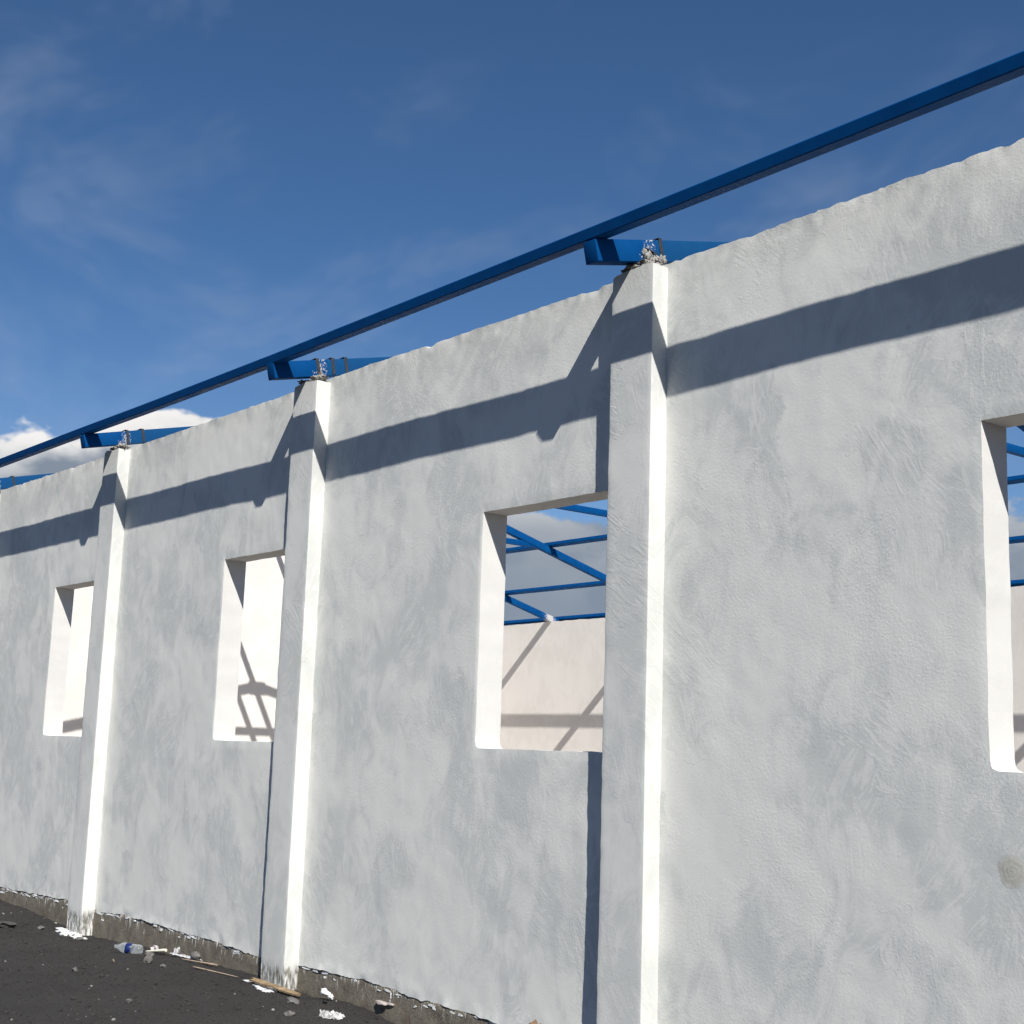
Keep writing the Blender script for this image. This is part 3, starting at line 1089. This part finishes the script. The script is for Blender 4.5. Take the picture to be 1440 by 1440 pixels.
stone(-7.69, -0.27, 0.022, (1.3, 0.9, 0.7), M_STONE, 8, 'tiny pale stone left of the plastic bottle')
stone(-4.20, -1.32, 0.024, (1.2, 0.9, 0.7), M_STONE, 9, 'small grey stone near the bottom edge of the picture')
stone(-5.45, -0.46, 0.022, (1.2, 0.9, 0.7), M_STONE, 10, 'little grey stone right of the round one on the sand')

# ------------------------------------------------------------------ spilt whitewash at pillar feet
def splash(px, label, n, seed, spread):
    r_ = np.random.RandomState(seed)
    bm = bmesh.new()
    for i in range(n):
        x = px - PW - 0.10 + spread * r_.rand()
        y = -PP - 0.012 - 0.11 * r_.rand() ** 1.6
        lump(bm, (x - px, y, gz(x, y) + 0.004), 0.022 + 0.040 * r_.rand(), (1.35, 0.85, 0.17), seed * 31 + i, 0.75, 3, 2.2)
    o = bm_obj('paint_splash', bm, M_FLAKE, angle=180, loc=(px, 0, 0))
    return tag(o, label, 'paint splash', 'whitewash spilt at pillar feet')


splash(-8.03, 'thick white paint splash at the foot of the left pillar', 26, 3, 0.72)
splash(-4.0, 'faint white paint splash at the foot of the middle pillar', 9, 6, 0.42)

# ------------------------------------------------------------------ plastic bottle
def bottle():
    root = empty('plastic_bottle', (-6.47, -0.30, gz(-6.47, -0.30) + 0.044))
    root.rotation_euler = (0.0, math.radians(5.0), math.radians(42))
    root.scale = (0.74, 0.74, 0.74)
    tag(root, 'clear plastic drink bottle with blue label lying by the footing', 'bottle')

    def lathe(name, prof, mat, dent=0.0, seg=36):
        V, F = [], []
        for (x, r) in prof:
            for s in range(seg):
                a = 2 * math.pi * s / seg
                rr = r * (1 + dent * float(fbm(np.array([x * 14.0]), math.cos(a) * 1.6, math.sin(a) * 1.6, 2)[0]))
                V.append((x, rr * math.cos(a), rr * math.sin(a)))
        for i in range(len(prof) - 1):
            for s in range(seg):
                t = (s + 1) % seg
                F.append((i * seg + s, i * seg + t, (i + 1) * seg + t, (i + 1) * seg + s))
        return mesh_obj(name, V, F, mat, root, angle=60)
    body = [(-0.205, 0.012), (-0.203, 0.019), (-0.185, 0.020), (-0.183, 0.024), (-0.178, 0.020), (-0.165, 0.022), (-0.14, 0.036), (-0.11, 0.053),
            (-0.085, 0.061), (-0.06, 0.063), (-0.055, 0.060), (-0.05, 0.063), (0.0, 0.063), (0.03, 0.063), (0.035, 0.060), (0.04, 0.063), (0.065, 0.063),
            (0.07, 0.060), (0.076, 0.063), (0.11, 0.063), (0.135, 0.060), (0.152, 0.050), (0.160, 0.036), (0.152, 0.018), (0.148, 0.001)]
    lathe('bottle_body', body, M_PET, 0.05)
    lab = lathe('label_band', [(-0.046, 0.0640), (-0.044, 0.0652), (0.027, 0.0652), (0.029, 0.0640)], M_LABEL, 0.035)
    # white lettering strokes printed round the band, too small to read
    V, F = [], []
    def stroke(x0, x1, a0, a1, r=0.0672):
        b0 = len(V)
        for i in range(5):
            a = a0 + (a1 - a0) * i / 4
            for x in (x0, x1):
                V.append((x, r * math.cos(a), r * math.sin(a)))
        for i in range(4):
            F.append((b0 + 2 * i, b0 + 2 * i + 1, b0 + 2 * i + 3, b0 + 2 * i + 2))
    base_a = math.radians(-128)
    for k in range(5):
        a = base_a + k * 0.20
        stroke(-0.022, 0.008, a, a + 0.055)
        stroke(-0.022, -0.014, a + 0.055, a + 0.15)
        if k % 2:
            stroke(0.0, 0.008, a + 0.055, a + 0.14)
    mesh_obj('label_print', V, F, M_WHITE_PRINT, lab, smooth=False)
    return root


bottle()

# ------------------------------------------------------------------ litter
def crumple(name, x, y, size, mat, seed, label, cat, amp=0.5, rz_=0.0, lift=0.0, tilt=0.0, n=18):
    """a creased sheet with real folds"""
    U, Vv = np.meshgrid(np.linspace(-1, 1, n), np.linspace(-1, 1, n), indexing='ij')
    th_ = np.arctan2(Vv, U)
    rim = 0.85 + 0.42 * fbm(np.cos(th_) * 1.5 + seed, np.sin(th_) * 1.5, 1.0, 3, 0.6)
    px = U * np.sqrt(1 - Vv ** 2 / 2) * size[0] * rim
    py = Vv * np.sqrt(1 - U ** 2 / 2) * size[1] * rim
    rid = np.abs(fbm(U * 1.5 + seed * 2.1, Vv * 1.5, seed * 0.7, 3, 0.6))
    pz = size[2] * amp * 2 * rid + size[2] * (1 - U ** 2) * (1 - Vv ** 2) * 0.6
    px = px + 0.25 * size[0] * fbm(U * 2 + seed, Vv * 2, 8.0, 2)
    py = py + 0.25 * size[1] * fbm(U * 2 + seed, Vv * 2, 5.0, 2)
    V = np.stack([px, py, pz], -1).reshape(-1, 3)
    V2 = V - np.array([0, 0, 0.0015])
    i, j = np.meshgrid(np.arange(n - 1), np.arange(n - 1), indexing='ij')
    a = (i * n + j).ravel()
    F = np.stack([a, a + n, a + n + 1, a + 1], -1)
    F2 = F[:, ::-1] + n * n
    o = mesh_obj(name, np.concatenate([V, V2]).tolist(), np.concatenate([F, F2]).tolist(), mat, smooth=False)
    o.location = (x, y, gz(x, y) + 0.006 + lift)
    o.rotation_euler = (tilt, 0, rz_)
    return tag(o, label, cat)


crumple('plastic_wrap', -6.40, -0.085, (0.07, 0.03, 0.04), M_PINK, 3, 'crumpled pinkish white wrapper right of the bottle', 'wrapper', 0.6, 0.2, 0.012, 0.4)
crumple('paper_scrap', -5.98, -0.075, (0.045, 0.028, 0.035), M_PAPER, 5, 'small crumpled white scrap against the footing', 'paper', 0.7, 0.5, 0.02, 0.5)
crumple('torn_paper', -2.87, -0.39, (0.105, 0.036, 0.040), M_PAPER, 8, 'torn crumpled white paper at the bottom edge of the picture', 'paper', 0.7, 0.55, 0.0, 0.35)
crumple('cloth_strip', -5.77, -0.095, (0.25, 0.016, 0.014), M_PAPER, 11, 'long dirty white strip lying behind the sticks', 'cloth', 0.5, 0.12)


def tube_item(name, a, b, r0, r1, mat, label, cat, seed=0, seg=12):
    a, b = Vector(a), Vector(b)
    d = (b - a)
    L = d.length
    q = d.to_track_quat('X', 'Z')
    V, F = [], []
    N = 9
    for i in range(N):
        f = i / (N - 1)
        r = r0 + (r1 - r0) * f
        if i in (0, N - 1):
            r *= 0.75
        for s in range(seg):
            t = 2 * math.pi * s / seg
            k = 1 + 0.16 * float(vnoise(np.array([f * 5 + seed]), math.cos(t) * 1.2, math.sin(t) * 1.2)[0])
            p = q @ Vector((f * L, r * k * math.cos(t), r * k * math.sin(t) * 0.8))
            V.append(tuple(p))
    for i in range(N - 1):
        for s in range(seg):
            t = (s + 1) % seg
            F.append((i * seg + s, i * seg + t, (i + 1) * seg + t, (i + 1) * seg + s))
    F.append(tuple(range(seg))[::-1])
    F.append(tuple(range((N - 1) * seg, N * seg)))
    o = mesh_obj(name, V, F, mat, angle=50, loc=a)
    return tag(o, label, cat)


z_ = lambda x, y, h: (x, y, gz(x, y) + h)
tube_item('squeezed_tube', z_(-6.45, -0.15, 0.012), z_(-6.18, -0.085, 0.045), 0.008, 0.022, M_CREAM, 'squeezed yellowish white tube beside the pinkish wrapper', 'tube', 2)
tube_item('stick', z_(-5.62, -0.20, 0.014), z_(-5.19, -0.085, 0.020), 0.005, 0.011, M_WOOD, 'pale wooden stick nearer the wall of two lying on the sand', 'stick', 4)
tube_item('stick', z_(-5.24, -0.28, 0.014), z_(-4.63, -0.19, 0.010), 0.008, 0.004, M_WOOD, 'long thin wooden stick pointing at the middle pillar', 'stick', 6)
tube_item('twig', z_(-6.08, -0.63, 0.008), z_(-5.94, -0.68, 0.008), 0.006, 0.004, M_WOOD, 'short brown twig alone on the sand below the bottle', 'twig', 7, 8)

bm = bmesh.new()
lump(bm, (0, 0, 0), 0.055, (1.35, 0.6, 0.72), 14, 0.18, 3, 1.0)
ck = bm_obj('mortar_chunk', bm, M_STONE, angle=30)
ck.location = (-5.62, -0.075, gz(-5.62, -0.075) + 0.038)
tag(ck, 'pale grey mortar chunk leaning on the footing right of the scraps', 'mortar chunk')


def board(name, c, size, rot, mat, label, cat, seed):
    """thin board with worn, splintered ends"""
    n, k = 22, 5
    V, F = [], []
    L, Wd, th = size
    for lay in (0, 1):
        for i in range(n):
            f = i / (n - 1) - 0.5
            for j in range(k):
                g = j / (k - 1) - 0.5
                ex = 0.03 * float(vnoise(np.array([g * 7 + seed]), 1.0, 3.0)[0]) * (abs(f) * 2) ** 6 * L / 0.6
                wob = 0.004 * float(vnoise(np.array([f * 9 + seed]), g * 3, 2.0)[0])
                V.append((f * L + ex, g * Wd * (1 + 0.12 * float(vnoise(np.array([f * 6 + seed]), 5.0, 0.3)[0])), wob + (th if lay else 0)))
    N = n * k
    for i in range(n - 1):
        for j in range(k - 1):
            a = i * k + j
            F.append((a, a + 1, a + k + 1, a + k))
            F.append((N + a, N + a + k, N + a + k + 1, N + a + 1))
    for i in range(n - 1):
        a = i * k
        F.append((a, a + k, N + a + k, N + a))
        a = i * k + k - 1
        F.append((a, N + a, N + a + k, a + k))
    for j in range(k - 1):
        F.append((j, N + j, N + j + 1, j + 1))
        a = (n - 1) * k + j
        F.append((a, a + 1, N + a + 1, N + a))
    o = mesh_obj(name, V, F, mat, angle=40, loc=c)
    o.rotation_euler = rot
    return tag(o, label, cat)


board('wood_board', (-4.03, -0.185, gz(-4.03, -0.185) + 0.030), (0.62, 0.045, 0.013), (math.radians(12), math.radians(3), math.radians(6)), M_CARD,
      'splintered orange brown board lying at the foot of the middle pillar', 'board', 2)
board('wood_plank', (-1.00, -0.125, -0.14), (0.44, 0.075, 0.028), (math.radians(90), math.radians(-78), math.radians(70)), M_BROWN,
      'brown plank end leaning on the wall at the bottom edge', 'plank', 5)

bm = bmesh.new()
lump(bm, (-0.045, 0, 0.012), 0.026, (1.2, 0.9, 0.9), 3, 0.3, 3)
lump(bm, (0.0, 0, 0.006), 0.024, (1.7, 0.9, 0.8), 5, 0.25, 3)
lump(bm, (0.05, 0, -0.012), 0.022, (1.5, 0.9, 0.9), 8, 0.25, 3)
fo = bm_obj('foam_piece', bm, M_FOAM, angle=180)
fo.location = (-3.45, -0.065, gz(-3.45, -0.065) + 0.045)
tag(fo, 'bright white bent foam piece lying against the footing', 'foam')
bm = bmesh.new()
lump(bm, (0, 0, 0), 0.020, (1.3, 0.9, 0.8), 9, 0.3, 2)
bk = bm_obj('rubber_scrap', bm, M_BLACK, angle=40)
bk.location = (-3.31, -0.17, gz(-3.31, -0.17) + 0.014)
tag(bk, 'small black scrap just below the white foam piece', 'scrap')
